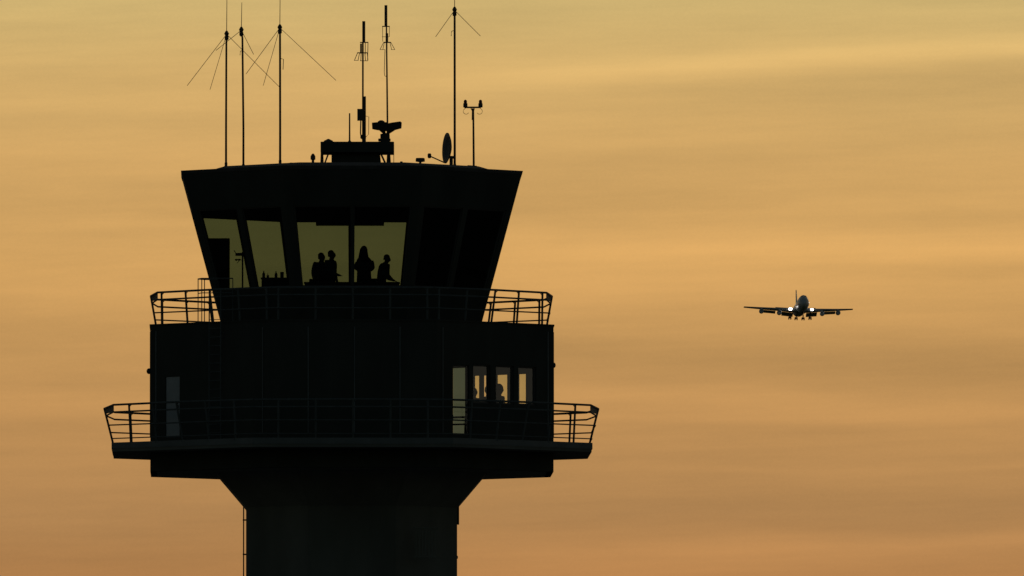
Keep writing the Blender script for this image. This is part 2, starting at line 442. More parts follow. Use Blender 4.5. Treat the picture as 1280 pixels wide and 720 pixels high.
def window(k, af, h, t0, t1, gm, w=.05, frame=True):
    f = MB(); border(f, k, af, h[0], h[1], h[2], h[3], t0, t1, w)
    fo = f.build("window", M['frame'], tower)
    p = MB(); du = w / (af((h[2] + h[3]) / 2) * T22)
    panel(p, k, af, h[0] + du * .6, h[1] - du * .6, h[2] + w * .6, h[3] - w * .6, (t0 + t1) / 2 - .006, (t0 + t1) / 2 + .006)
    # a pane is one sheet: keep only the outer face so that the tint counts once
    p.f = [p.f[0]]; p.m = [0]
    p.build("pane", gm, fo)
    return fo
for h in win_front: window(7, ab, h, .06, .14, M['clear'])
for i, h in enumerate(win_back): window(1, ab, h, .006, .05, M['clearer'] if i == 1 else M['clear'], .018)
for h, k in ((door_front, 7), (door_back, 1)):
    f = MB(); border(f, k, ab, *h, .005 if k == 1 else .05, .055 if k == 1 else .15, .05); fo = f.build("door", M['frame'], tower)
    p = MB(); panel(p, k, ab, h[0] + .015, h[1] - .015, h[2] + .04, h[3] - .04, .03, .04); p.f = [p.f[0]]; p.m = [0]
    p.build("pane", M['doorglass'], fo)
    hn = MB(); hn.tube([FP(k, A_BL, h[1] - .05, Z_FL + .95, -.02), FP(k, A_BL, h[1] - .05, Z_FL + 1.15, -.02)], .015); hn.build("handle", M['rail'], fo)
f = MB(); panel(f, 5, ab, ud0 + .006, ud1 - .006, Z_FL + .01, door_left[3] - .01, .03, .09)
fo = f.build("door", M['door'], tower); fo["label"] = "white painted balcony door"
hn = MB(); hn.box(FP(5, A_BL, ud1 - .04, Z_FL + 1.05, .0), (.06, .06, .14)); hn.build("handle", M['mast'], fo)
for px, py in ((186.6, 464.0), (691.8, 456.5)):
    sgn = -1 if px < 400 else 1
    c = Vector((TX + sgn * (A_BL + .0), -1.0, ZZ(py, -1.0)))
    l_ = MB(); l_.lathe([(.03, 0), (.10, .0), (.105, .05), (.08, .1), (.03, .125)], (0, 0, 0), 'x', 14)
    l_.v = [tuple(Vector((v[0] * sgn, v[1], v[2])) + c) for v in l_.v]
    l_.build("bulkhead_lamp", M['plastic'], tower, smooth=True)

# lower balcony
b = MB()
ri, ro = octo(A_BL - .0, Z_SLT), octo(A_SL, Z_SLT)
dz = Vector((0, 0, Z_SLT - Z_SLB)); lip = Vector((0, 0, .0))
for i in range(8):
    j = (i + 1) % 8
    b.add([ro[i], ro[j], ri[j], ri[i], ro[i] - dz, ro[j] - dz, ri[j] - dz, ri[i] - dz], [(0, 1, 2, 3), (4, 7, 6, 5), (0, 4, 5, 1)])
b.build("balcony_slab", M['concrete'], tower)
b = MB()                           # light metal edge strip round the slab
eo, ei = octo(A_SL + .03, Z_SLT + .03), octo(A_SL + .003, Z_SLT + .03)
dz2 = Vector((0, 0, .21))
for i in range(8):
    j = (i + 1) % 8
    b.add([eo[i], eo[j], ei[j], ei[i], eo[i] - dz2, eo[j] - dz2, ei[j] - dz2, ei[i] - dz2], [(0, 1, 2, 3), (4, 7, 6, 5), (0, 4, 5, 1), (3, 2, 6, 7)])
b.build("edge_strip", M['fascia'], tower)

# railings: posts lean outward along each side, corners stay above the slab corners
HS = [(.17, .020), (.63, .024), (1.085, .030), (1.335, .036)]
def rail_ring(a0, lean, zb, hs, label_corner):
    top = hs[-1][0]
    def ring(h):
        a_mid = a0 + lean * h / top
        rc = a0 / math.cos(R(22.5)) if h > .9 else a_mid / math.cos(R(22.5))    # lower rails run into the corner, upper ones cut it off
        pts = []
        for i in range(16):
            an = R(22.5 * i) + DROT; r_ = a_mid if i % 2 == 0 else rc
            pts.append(Vector((TX + r_ * math.cos(an), r_ * math.sin(an), zb + h)))
        return pts
    rb = MB()
    for h, r_ in hs:
        pts = ring(h)
        for i in range(16): rb.tube([pts[i], pts[(i + 1) % 16]], r_, 8)
    root = rb.build("railing", M['rail'], tower)
    def on_facet(k, s, h):          # point on facet k at signed distance s from its middle
        r0 = ring(h); mid = r0[2 * k]; c = r0[(2 * k + 1) % 16] if s > 0 else r0[2 * k - 1]
        f = abs(s) / (a0 * T22)
        return mid.lerp(c, f)
    half = a0 * T22
    for k in range(8):
        ss = [0] if k in (0, 4) else [0, 1.28, -1.28, 2.56, -2.56]
        for s in ss:
            if abs(s) > half - .02: s = math.copysign(half - .02, s)
            pb = MB(); p0, p1 = on_facet(k, s, -.02), on_facet(k, s, top)
            pb.tube([p0, p1], .037, 8)
            n, tg = fdir(k)
            q = on_facet(k, s, top - .1); w = p1 + tg * (.12 if s <= 0 else -.12)
            pb.tube([q, q.lerp(w, .55) - Vector((0, 0, .015)) , w - Vector((0, 0, .01))], .014, 6)
            pb.box(p0 + Vector((0, 0, .02)), (.12, .12, .03))
            pb.build("post", M['rail'], root)
    # solid boards in the top band at the near corners of both sides
    for k, s0, s1 in ((0, -half, 0), (4, half, 0)):
        z1, z0 = hs[-1][0], hs[-2][0]
        a = [on_facet(k, s_, h) for s_, h in ((s0, z0), (s0, z1), (s1 * 1 + .001, z1), (s1 * 1 + .001, z0 + .07))]
        n, _ = fdir(k)
        pb = MB(); pb.prism(a, [p - n * .02 for p in a]); pb.build("corner_board", M['rail'], root)
    return root
rail_ring(A_SL - .03, 11 / S + .03, Z_SLT, HS, None)
rail_ring(242.5 / S, 8.5 / S, Z_DK, HS, None)

# ladder on the front-left face and the guard round its hatch
b = MB()
def onl(px, z, off): # point off the front-left facet at column px
    u = u_of(px, 5); return FP(5, A_BL, u, z, -off)
for px in (266, 280): b.tube([onl(px, Z_SLT, .18), onl(px, Z_BLT + 1.1, .18)], .022, 8)
z = Z_SLT + .3
while z < Z_BLT + .2:
    b.tube([onl(266, z, .18), onl(280, z, .18)], .013, 6); z += .3
for z in (Z_SLT + .9, Z_SLT + 2.4, Z_BLT - .4):
    for px in (266, 280): b.tube([onl(px, z, .18), onl(px, z, -.02)], .013, 6)
b.build("ladder", M['rail'], tower)
b = MB()
zt = ZZ(349, -3.4); yg = -3.55
gp = [(247.6, yg), (252.2, yg - .45), (255.6, yg + .35), (291, yg - .5)]
for px, yy in gp: b.tube([(XX(px, 380, yy), yy, Z_DK), (XX(px, 380, yy), yy, zt)], .016, 8)
loop = [Vector((XX(px, 349, yy), yy, zt)) for px, yy in (gp[0], gp[1], gp[3])] ; loop2 = [Vector((XX(px, 349, yy), yy, zt)) for px, yy in (gp[0], gp[2])]
b.tube(loop, .022, 8); b.tube(loop2 + [loop2[1] + Vector((.45, .1, 0))], .022, 8)
b.tube([p - Vector((0, 0, .5)) for p in loop], .016, 8)
b.build("hatch_guard", M['rail'], tower)

# glazed cab
Z_SI = ZZ(357.5, -4.9); Z_HD = ZZ(257.3, -5.55)
Z_CF = ZZ(383.5, 0.0)              # raised cab floor
cab_holes = [(-.89, -.055, Z_SI, Z_HD), (.055, .89, Z_SI, Z_HD)]
cab_holes_mid = [(-.89, -.016, Z_SI, Z_HD), (.016, .89, Z_SI, Z_HD)]    # front and back have a slender middle post
b = MB(); CT = .16
for k in range(8): facet_wall(b, k, acab, Z_DK, Z_CT, cab_holes_mid if k in (2, 6) else cab_holes, CT)
b.build("cab_wall", M['cladding'], tower)
for k in range(8):
    for h in (cab_holes_mid if k in (2, 6) else cab_holes): window(k, acab, h, .04, .12, M['tint'], .035)
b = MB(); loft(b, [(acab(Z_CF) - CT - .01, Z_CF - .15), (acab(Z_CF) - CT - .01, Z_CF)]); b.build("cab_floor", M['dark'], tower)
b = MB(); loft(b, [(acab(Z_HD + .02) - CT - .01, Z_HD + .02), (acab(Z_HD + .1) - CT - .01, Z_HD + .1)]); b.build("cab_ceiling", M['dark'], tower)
# roof: flat eaves, then a low raised deck
Z_R1 = Z_CT + .19; A_R0, A_R1 = 178 / S, 158 / S
b = MB(); loft(b, [(acab(Z_CT - .12) + .012, Z_CT - .12), (A_CT + .012, Z_CT + .0), (A_CT - .2, Z_CT + .012), (A_R0, Z_CT + .02), (A_R1, Z_R1), (40 / S, Z_R1 + .06)])
b.build("cab_roof", M['roof'], tower)
# closed blinds at the back right
for k in (0, 1):
    for h in cab_holes:
        p = MB(); panel(p, k, acab, h[0] - .03, h[1] + .03, h[2] - .03, h[3] + .03, CT + .02, CT + .035); p.build("roller_blind", M['dark'], tower)
# ceiling unit and fitted cupboard
b = MB(); x0, x1 = XX(395, 280, 1), XX(480, 280, 1); zu = ZZ(281.7, 1.0)
b.box(((x0 + x1) / 2, 1.0, (zu + Z_HD + .02) / 2), (x1 - x0, .7, Z_HD + .02 - zu)); b.build("ceiling_unit", M['dark'], tower)
b = MB(); zc = ZZ(298.5, 1.2)
q = [(XX(287, 340, 1.2), Z_CF), (XX(287, 340, 1.2), zc)]
def xin(z, yy): return TX - (acab(z) - CT - .03)
poly = [(xin(Z_CF, 0), Z_CF), (q[0][0], Z_CF), (q[1][0], zc), (xin(zc, 0), zc)]
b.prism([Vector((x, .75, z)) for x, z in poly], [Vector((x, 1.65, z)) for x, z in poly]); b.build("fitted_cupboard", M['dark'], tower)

# ------------------------------------------------------------------ objects in the cab
def desk(px0, px1, py, Y, dep, label):
    x0, x1, zt_ = XX(px0, py, Y), XX(px1, py, Y), ZZ(py, Y)
    t = thing("control_desk", label, "desk", ((x0 + x1) / 2, Y, Z_CF), "control desks behind the cab windows")
    b = MB(); b.box(((x0 + x1) / 2, Y, zt_ - .02), (x1 - x0, dep, .04)); b.build("desk_top", M['desk'], t, bevel=.008)
    b = MB(); b.box(((x0 + x1) / 2, Y - dep * .3, (Z_CF + zt_ - .04) / 2), (x1 - x0 - .1, .05, zt_ - .04 - Z_CF)); b.build("front_panel", M['desk'], t)
    for x in (x0 + .05, x1 - .05):
        b = MB(); b.box((x, Y + .03, (Z_CF + zt_ - .041) / 2), (.05, dep * .5, zt_ - .041 - Z_CF)); b.build("side_panel", M['desk'], t)
    return zt_
zA = desk(380, 500, 353.0, -2.6, .8, "long low control desk behind the middle cab windows")
zB = desk(326, 362, 347.3, -2.5, .6, "short raised desk carrying bottles behind the second cab window")
def bottle(px, pyt, lab, kind):
    Y = -2.5; x = XX(px, 345, Y); zt_ = ZZ(pyt, Y); h = zt_ - zB
    r = .05
    b = MB()
    if kind == 0: pr = [(r * .8, 0), (r, .02), (r, h * .6), (r * .4, h * .78), (r * .4, h * .97), (r * .35, h)]
    elif kind == 1: pr = [(r * 1.0, 0), (r * 1.2, .01), (r * 1.3, h), (r * 1.1, h)]
    else: pr = [(r * .9, 0), (r * .9, h * .55), (r * .25, h * .6), (r * .2, h)]
    b.lathe(pr, (x, Y, zB), n=12)
    o = b.build("bottle" if kind != 1 else "beaker", M['plastic'], None, smooth=False)
    recenter(o, (x, Y, zB)); tag(o, lab, "bottle" if kind != 1 else "beaker", "bottles and beakers on the raised desk")
bottle(329.6, 338.5, "leftmost slim bottle on the raised desk behind the second window", 0)
bottle(334.8, 341.5, "low bottle right beside the leftmost one on the raised desk", 2)
bottle(345.0, 339.0, "tall bottle standing alone in the middle of the raised desk", 0)
bottle(352.5, 340.0, "wide dark beaker at the right end of the raised desk", 1)

def chair(px, py_top, Y, lab, yaw):
    x = XX(px, 350, Y); zt_ = ZZ(py_top, Y)
    t = thing("office_chair", lab, "chair", (x, Y, Z_CF), "office chairs in the cab")
    rot = Matrix.Rotation(yaw, 3, 'Z')
    def tr(p): return Vector((x, Y, Z_CF)) + rot @ Vector(p)
    b = MB(); b.box(tr((0, 0, .46)), (.48, .48, .08), rot); b.build("seat", M['dark'], t, bevel=.03)
    hh = zt_ - Z_CF - .6
    b = MB(); b.box(tr((-.24, 0, .6 + hh / 2)), (.07, .44, hh), rot @ Matrix.Rotation(-.12, 3, 'Y')); b.build("backrest", M['dark'], t, bevel=.03)
    b = MB(); b.tube([tr((0, 0, .06)), tr((0, 0, .43))], .03); b.tube([tr((-.1, 0, .43)), tr((-.27, 0, .62))], .02); b.build("stem", M['plastic'], t)
    b = MB()
    for i in range(5):
        a = i * 2 * math.pi / 5; e = (.3 * math.cos(a), .3 * math.sin(a), .05)
        b.tube([tr((0, 0, .09)), tr(e)], .02, 6, .014); b.box(tr((e[0], e[1], .025)), (.05, .05, .05))
    b.build("base", M['plastic'], t)
chair(383.5, 349.0, -1.3, "office chair at the left end of the long desk, left of the two standing people", 2.6)
chair(496.0, 340.5, -1.2, "office chair by the right window post, beside the bending person", 3.3)
# monitor on the desk edge, near the window post
def monitor(px, py, Y, lab):
    x = XX(px, py, Y); zt_ = ZZ(py, Y)
    t = thing("monitor", lab, "monitor", (x, Y, zA))
    b = MB(); b.box((x, Y, zt_ - .06), (.34, .04, .2)); b.build("screen", M['plastic'], t, bevel=.01)
    b = MB(); b.box((x, Y + .02, zA + .03), (.03, .03, .08)); b.box((x, Y + .02, zA + .006), (.18, .14, .012)); b.build("stand", M['plastic'], t)
monitor(465, 349.5, -2.55, "low monitor on the long desk in front of the long-haired person")

# ------------------------------------------------------------------ people
def person(label, px, py_top, Y, floor, yaw, pose="stand", hair="short", build=1.0, group=None, hs=1.22, hgt=None):
    """pose joints are laid out with x forward, y to the left, z up, for a 1.75 m figure"""
    x = XX(px, py_top + 10, Y); top = ZZ(py_top, Y)
    s = (top - floor) / (1.75 if hgt is None else hgt)
    V_, E_, RD, TG = [], [], [], []
    def v(p, r, tgn): V_.append(Vector(p)); RD.append(r); TG.append(tgn); return len(V_) - 1
    def e(a, b): E_.append((a, b))
    lean = {"stand": 0.0, "reach": 0.05, "bend": 0.30, "fold": 0.03}[pose]
    def up(p):                      # tilt everything above the hips
        d = Vector((p[0], p[1], p[2] - .95)); r = Matrix.Rotation(lean, 3, 'Y') @ d
        return r + Vector((0, 0, .95))
    w = build
    pel = v((0, 0, .95), .15 * w, 't'); wa = v(up((0, 0, 1.10)), .135 * w, 's'); ch = v(up((.01, 0, 1.30)), .155 * w, 's'); nb = v(up((0, 0, 1.44)), .085 * w, 's')
    ne = v(up((.01, 0, 1.50)), .056 * hs, 'k'); hd0 = v(up((.03, 0, 1.565)), .078 * hs, 'k'); hd1 = v(up((.015, 0, 1.645)), .098 * hs, 'k'); hd2 = v(up((.01, 0, 1.715)), .068 * hs, 'k')
    for a, b in ((pel, wa), (wa, ch), (ch, nb), (nb, ne), (ne, hd0), (hd0, hd1), (hd1, hd2)): e(a, b)
    nz = v(up((.098 * hs + .02, 0, 1.625)), .016, 'k'); e(hd1, nz)
    for sd in (1, -1):
        ear = v(up((0, sd * .088 * hs, 1.63)), .018, 'k'); e(hd1, ear)
        hp = v((0, sd * .10, .88), .10 * w * (1.4 if hair == 'long' else 1), 't'); kn = v((.02, sd * .11, .49), .065 * w * (1.6 if hair == 'long' else 1), 't'); an = v((-.01, sd * .115, .09), .043, 't'); to = v((.17, sd * .13, .035), .036, 'h')
        for a, b in ((pel, hp), (hp, kn), (kn, an), (an, to)): e(a, b)
        sh = v(up((0, sd * (.15 if hair == 'long' else .19) * w, 1.25 if hair == 'long' else 1.385)), .075 * w, 's')
        if pose == "reach" and sd == -1 or pose == "bend":
            el_, wr, hn, fd = up((.10, sd * .25, 1.10)), up((.33, sd * .2, 1.0)), up((.42, sd * .19, .98)), Vector((.09, 0, -.01))
        elif pose == "fold":
            el_, wr, hn, fd = up((.02, sd * .30, 1.06)), up((.20, sd * .14, .99)), up((.25, sd * .05, 1.0)), Vector((.01, -sd * .09, .01))
        else:
            el_, wr, hn, fd = up((-.02, sd * .24 * w, 1.12)), up((.05, sd * .25 * w, .88)), up((.07, sd * .25 * w, .79)), Vector((.01, 0, -.09))
        eb = v(el_, .055 * w, 's'); wv = v(wr, .035 * w, 'k'); hv = v(hn, .036 * w, 'k')
        for a, b in ((ch, sh), (sh, eb), (eb, wv), (wv, hv)): e(a, b)
        side = Vector((0, 0, 1)).cross(fd).normalized() if abs(fd.normalized().z) < .8 else Vector((1, 0, 0))
        for fi, (off, ln) in enumerate(((-.026, .85), (-.009, 1.0), (.009, .95), (.026, .75))):
            k1 = v(hn + fd * .45 + side * off, .0095, 'k'); k2 = v(hn + fd * (.5 + .5 * ln) + side * off * 1.1 + Vector((0, 0, -.012)), .008, 'k')
            e(hv, k1); e(k1, k2)
        th = v(hn + fd * .3 + side * .05, .0095, 'k'); e(hv, th)
    me = bpy.data.meshes.new("person"); me.from_pydata([tuple(p) for p in V_], E_, [])
    tmp = bpy.data.objects.new("tmp_person", me); col.objects.link(tmp)
    sk = tmp.modifiers.new("skin", 'SKIN'); sk.use_smooth_shade = True
    for i, sv in enumerate(me.skin_vertices[0].data): sv.radius = (RD[i], RD[i] * (1.0 if TG[i] != 's' else 1.0)); sv.use_root = (i == 0)
    sb = tmp.modifiers.new("sub", 'SUBSURF'); sb.levels = 1; sb.render_levels = 1
    dg = bpy.context.evaluated_depsgraph_get(); dg.update()
    m2 = bpy.data.meshes.new_from_object(tmp.evaluated_get(dg))
    bpy.data.objects.remove(tmp)
    m2.materials.clear()
    for k in ('shirt', 'trousers', 'skin', 'hair'): m2.materials.append(M[k])
    mi = {'s': 0, 't': 1, 'k': 2, 'h': 3}
    for p in m2.polygons:
        c = p.center; j = min(range(len(V_)), key=lambda q: (V_[q] - c).length - RD[q]); p.material_index = mi[TG[j]]; p.use_smooth = True
    # chest broader than deep
    o = bpy.data.objects.new("person", m2); col.objects.link(o)
    lo_z = min(q.co.z for q in m2.vertices); hi_z = max(q.co.z for q in m2.vertices)
    s = (top - floor) / (hi_z - lo_z + .012)
    m2.transform(Matrix.Translation((0, 0, -lo_z)))
    o.location = (x, Y, floor); o.rotation_euler = (0, 0, yaw); o.scale = (s, s, s)
    tag(o, label, "person", group)
    hb = MB(); hc = up((.0, 0, 1.655)) - Vector((0, 0, lo_z))
    rot = Matrix.Rotation(lean, 3, 'Y')
    rings = [(0.0, .118), (.35, .113), (.7, .094), (1.05, .06), (1.35, .025)]
    pr = [(.090 * hs * math.cos(a), .098 * hs * math.sin(a)) for a, _ in rings]
    n = 16; vs = []
    for (r_, h_) in pr:
        for kk in range(n):
            a = 2 * math.pi * kk / n
            lowr = -.05 * (1 - math.cos(a)) if h_ < .02 else 0
            vs.append(hc + rot @ Vector((r_ * math.cos(a) * 1.02 - .022 - lowr * .25, r_ * math.sin(a) * .95, h_ + lowr)))
    fs = [(i * n + kk, i * n + (kk + 1) % n, (i + 1) * n + (kk + 1) % n, (i + 1) * n + kk) for i in range(len(pr) - 1) for kk in range(n)]
    fs.append(tuple((len(pr) - 1) * n + kk for kk in range(n))); fs.append(tuple(range(n))[::-1])
    hb.add(vs, fs)
    if hair == "long":
        hb.tube([hc + Vector((-.055, 0, .02)), hc + Vector((-.075, 0, -.12)), hc + Vector((-.08, 0, -.27)), hc + Vector((-.085, 0, -.40))], .115, 12, .20)
    hm = hb.build("hair", M['hair'], None, smooth=True); hm.parent = o
    return o
G1 = "people standing in the cab"
RIGHT = 0.0
person("leftmost person in the cab, back turned, close behind the taller one", 401.8, 317.6, .2, Z_CF, -.9, "stand", "short", 1.35, G1)
person("taller of the two people together left of the central post, one arm held forward", 413.2, 314.8, -.5, Z_CF, -.45, "reach", "short", 1.3, G1)
b = MB(); dxs = XX(456, 380, .3); b.box((dxs, .3, Z_CF + .11), (.9, .7, .22)); o = b.build("step_platform", M['desk'], None, bevel=.01); recenter(o, (dxs, .3, Z_CF))
tag(o, "low dark step on the cab floor under the long-haired person", "step")
person("tallest person with long hair and folded arms, right of the central post", 455.0, 309.2, .3, Z_CF + .222, 1.3, "fold", "long", 1.35, G1)
person("person bending forward to the right over the desk, rightmost in the cab", 476.5, 320.4, -.3, Z_CF, -.3, "bend", "short", 1.4, G1)
G2 = "people in the lower room"
person("person at the left edge of the lower-room windows, mostly behind the frame", 592.6, 486.5, .6, Z_FL, 1.2, "stand", "short", .8, G2)
person("person half hidden behind the first mullion of the lower room windows", 610.8, 484.3, .4, Z_FL, 1.5, "stand", "short", .75, G2, 1.45)
person("broad person seen against the middle lower-room window", 623.6, 483.6, -.5, Z_FL, 1.4, "stand", "short", .72, G2, 1.75)
# desk of the lower room
t = thing("office_desk", "desk with thin rail edge seen through the lower-room windows", "desk", (XX(645, 503, 2.2), 2.2, Z_FL))
x0, x1, zt_ = XX(618, 500, 2.2), XX(668, 500, 2.2), Z_FL + 1.02
b = MB(); b.box(((x0 + x1) / 2, 2.2, zt_), (x1 - x0, .6, .04)); b.build("desk_top", M['desk'], t)
for x in (x0 + .05, x1 - .05):
    b = MB(); b.box((x, 2.2, (Z_FL + zt_ - .021) / 2), (.05, .5, zt_ - .021 - Z_FL)); b.build("leg", M['desk'], t)

# ------------------------------------------------------------------ weather mast on the rear deck, seen through the left window
Yw = 4.45; xw = XX(303.2, 340, Yw)
t = thing("weather_mast", "thin instrument pole on the rear deck seen through the leftmost cab window", "weather mast", (xw, Yw, Z_DK))
b = MB(); b.tube([(xw, Yw, Z_DK), (xw, Yw, ZZ(315, Yw))], .028); b.build("pole", M['mast'], t)
b = MB(); za = ZZ(318, Yw); b.box((xw - .12, Yw, za), (.26, .09, .1)); b.tube([(xw - .2, Yw, za), (xw - .3, Yw, za + .14)], .016, 6); b.build("wind_vane", M['mast'], t)
b = MB(); za = ZZ(325, Yw); b.tube([(xw, Yw, za), (xw - .2, Yw, za)], .012, 6)
for dx in (-.12, -.22): b.lathe([(.02, 0), (.05, .03), (.05, .06), (.02, .07)], (xw + dx, Yw, za - .03), n=10)
b.tube([(xw - .1, Yw, za), (xw - .2, Yw, za - .12)], .012, 6); b.build("sensor_arm", M['mast'], t)

# ------------------------------------------------------------------ roof equipment
def zroof(x, y):
    r = max(abs((x - TX) * math.cos(R(45 * k)) + y * math.sin(R(45 * k))) for k in range(8))
    if r > A_R0: return Z_CT + .016
    if r > A_R1: return Z_CT + .02 + (Z_R1 - Z_CT - .02) * (A_R0 - r) / (A_R0 - A_R1)
    return Z_R1 + .06 * max(0, (A_R1 - r) / (A_R1 - 40 / S))
GM = "whip antennas with slanting wires on the roof"
def whip(px, py0, pyt, top_px, top_py, wires, lab, Y, rad, bits=()):
    x = XX(px, 120, Y); zr = zroof(x, Y) - .03; zt_ = ZZ(pyt, Y)
    t = thing("whip_antenna", lab, "antenna", (x, Y, zr), GM)
    xt = XX(top_px, pyt, Y)
    b = MB(); b.tube([(x, Y, zr), (x, Y, zr + .3 * (zt_ - zr)), ((x + xt) / 2, Y, zt_ - .4 * 0 - .3), (xt, Y, zt_)], rad * 1.12, 10, rad * .9); b.build("pole", M['mast'], t, smooth=True)
    b = MB(); b.lathe([(.11, 0), (.12, .06), (.05, .1), (.05, .22)], (x, Y, zr + .0), n=12); b.build("base", M['mast'], t)
    b = MB(); b.lathe([(.03, -.24), (.07, -.2), (.07, -.1), (.05, -.08), (.085, 0.0), (.03, .10)], (xt, Y, zt_), n=12); b.build("feed_hub", M['mast'], t, smooth=False)
    b = MB(); b.tube([(xt, Y, zt_ + .05), (XX(top_px + .6, top_py, Y), Y, ZZ(top_py, Y))], .015, 6, .010); b.build("whip", M['mast'], t)
    for i, (wx, wy, dy) in enumerate(wires):
        b = MB(); b.tube([(xt, Y, zt_ - .02), (XX(wx, wy, Y + dy), Y + dy, ZZ(wy, Y + dy))], .0095, 6); b.build("radial_wire", M['mast'], t)
    for (bx, by, l) in bits:
        b = MB(); b.tube([(x, Y, ZZ(by, Y)), (XX(bx, by, Y), Y, ZZ(by + 1, Y)), (XX(bx - .5, by + l, Y), Y, ZZ(by + l, Y))], .014, 6); b.build("cable_hook", M['mast'], t)
whip(282.6, 205, 42, 283.3, -30, [(234, 107, -.6), (262.5, 112, 1.2), (349, 108.5, .5)], "leftmost roof mast, three long wires slanting down from its head", -.6, .036)
whip(304.3, 205, 37, 301.7, 3, [(270, 63, .6), (317, 68, -.5)], "second mast from the left with a kinked top and a short whip", .8, .036, [(300.5, 63, 6)])
whip(350.2, 204, 34, 349.8, -30, [(307.5, 92.5, -.8), (329, 107, .9), (420, 100.5, .2)], "third mast from the left, widest spread of wires", -1.6, .038, [(354.3, 73, 14)])
whip(568.4, 204, 12, 568.2, -30, [(544.5, 46, -.4), (600.5, 45, .4)], "mast on the right, close behind the satellite dish", .6, .040, [(564.5, 38, 7)])

# equipment plinth in the middle of the roof
Yp = .2
xp0, xp1 = XX(401, 185, Yp), XX(492.5, 185, Yp); zp0, zp1 = ZZ(192, Yp), ZZ(178.8, Yp)
zr = Z_R1 - .02
t = thing("antenna_platform", "low raised platform in the middle of the roof carrying two masts", "platform", ((xp0 + xp1) / 2, Yp, zr))
b = MB(); b.box(((xp0 + xp1) / 2, Yp, (zp0 + zp1) / 2), (xp1 - xp0, 1.9, zp1 - zp0)); b.build("deck_box", M['cladding'], t, bevel=.015)
xa, xb_ = XX(414.5, 200, Yp), XX(475, 200, Yp)
b = MB(); b.prism([Vector((x, Yp - .6, z)) for x, z in ((xa - .0, zr), (xb_ + .06, zr), (xb_, zp0), (xa, zp0))], [Vector((x, Yp + .6, z)) for x, z in ((xa, zr), (xb_ + .06, zr), (xb_, zp0), (xa, zp0))]); b.build("plinth", M['cladding'], t)
for px, dy in ((402.3, -.7), (486.0, -.7), (402.8, .7), (485.5, .7)):
    b = MB(); x = XX(px, 195, Yp); w_ = .06 if px < 420 else .1
    b.tube([(x, Yp + dy, zr), (x, Yp + dy, zp0 + .01)], w_ * .9, 8, w_ * .55); b.build("leg", M['mast'], t)
b = MB(); b.tube([(XX(404), Yp - .7, zr + .03), (XX(411), Yp - .62, zp0 - .0)], .03); b.tube([(XX(484), Yp - .7, zr + .05), (XX(475.5), Yp - .62, zp0)], .035); b.build("brace", M['mast'], t)
b = MB(); b.lathe([(.17, 0), (.16, .05), (.06, .1), (.02, .12)], (XX(410.5, 178, Yp - .5), Yp - .5, zp1), n=14); b.build("vent_cap", M['mast'], t)
b = MB(); b.tube([(XX(492.4, 195, Yp), Yp - .6, zr), (XX(492.4, 195, Yp), Yp - .6, zp1)], .012, 6); b.build("cable", M['mast'], t)
def P2(px, py, Y): return Vector((XX(px, py, Y), Y, ZZ(py, Y)))
# thin rod
t = thing("rod_antenna", "short plain rod standing on the platform's left half", "antenna", P2(437, 178.8, Yp))
b = MB(); b.tube([P2(437, 178.8, Yp), P2(437, 141.5, Yp)], .030, 8, .024); b.build("rod", M['mast'], t)
b = MB(); b.lathe([(.06, 0), (.06, .05), (.03, .09)], P2(437, 178.8, Yp), n=10); b.build("base", M['mast'], t)
# dipole mast A
def vbar(b, px, y0, y1, w, Y): b.tube([P2(px, y1, Y), P2(px, y0, Y)], w / S / 2, 10)
GD = "stacked dipole masts on the platform"
t = thing("dipole_mast", "shorter mast with a fat top tube, skirt of rods and a box low down", "antenna", P2(453.8, 178.8, Yp), GD)
b = MB(); vbar(b, 453.6, 53, 178.8, 2.3, Yp); b.build("pole", M['mast'], t)
b = MB(); vbar(b, 454.7, 26.5, 53, 4.0, Yp); b.build("radome_tube", M['mast'], t)
b = MB(); b.tube([P2(450, 53, Yp), P2(460.5, 53, Yp)], .02, 6); b.tube([P2(460, 53, Yp), P2(459.5, 75, Yp)], .014, 6); b.tube([P2(456.6, 53, Yp), P2(456.6, 68, Yp)], .014, 6); b.build("top_bracket", M['mast'], t)
b = MB(); vbar(b, 451.2, 54.5, 67, 2.4, Yp); b.build("dipole", M['mast'], t)
b = MB(); b.tube([P2(446.5, 66, Yp), P2(459, 66, Yp)], .02, 6)
for a0, a1, dy in ((447, 443, -.1), (449.5, 447.5, .3), (451.5, 451.0, -.3), (456, 457, .3), (459, 460, -.1)): b.tube([P2(a0, 66, Yp), P2(a1, 75.5, Yp + dy)], .012, 6)
b.tube([P2(443, 75.5, Yp - .1), P2(448, 75.5, Yp + .3)], .010, 6); b.tube([P2(450, 76, Yp), P2(460, 76, Yp)], .012, 6); b.build("radial_skirt", M['mast'], t)
b = MB(); vbar(b, 456.0, 120.5, 178, 3.0, Yp - .12); b.build("lower_tube", M['mast'], t)
c = P2(450.8, 143.5, Yp - .1); b = MB(); b.box(c, (8.4 / S, .22, 14.6 / S)); b.build("equipment_box", M['mast'], t, bevel=.01)
b = MB(); b.tube([P2(451, 151, Yp), P2(450.6, 166, Yp), P2(451.5, 172, Yp), P2(453, 174, Yp)], .025, 6); b.tube([P2(457, 145, Yp), P2(461, 146, Yp), P2(460.8, 168, Yp), P2(457.5, 171, Yp)], .011, 6); b.build("cable", M['mast'], t)
b = MB(); b.lathe([(.05, 0), (.1, .03), (.1, .12), (.05, .16)], P2(454, 174, Yp), n=10); b.build("clamp", M['mast'], t)
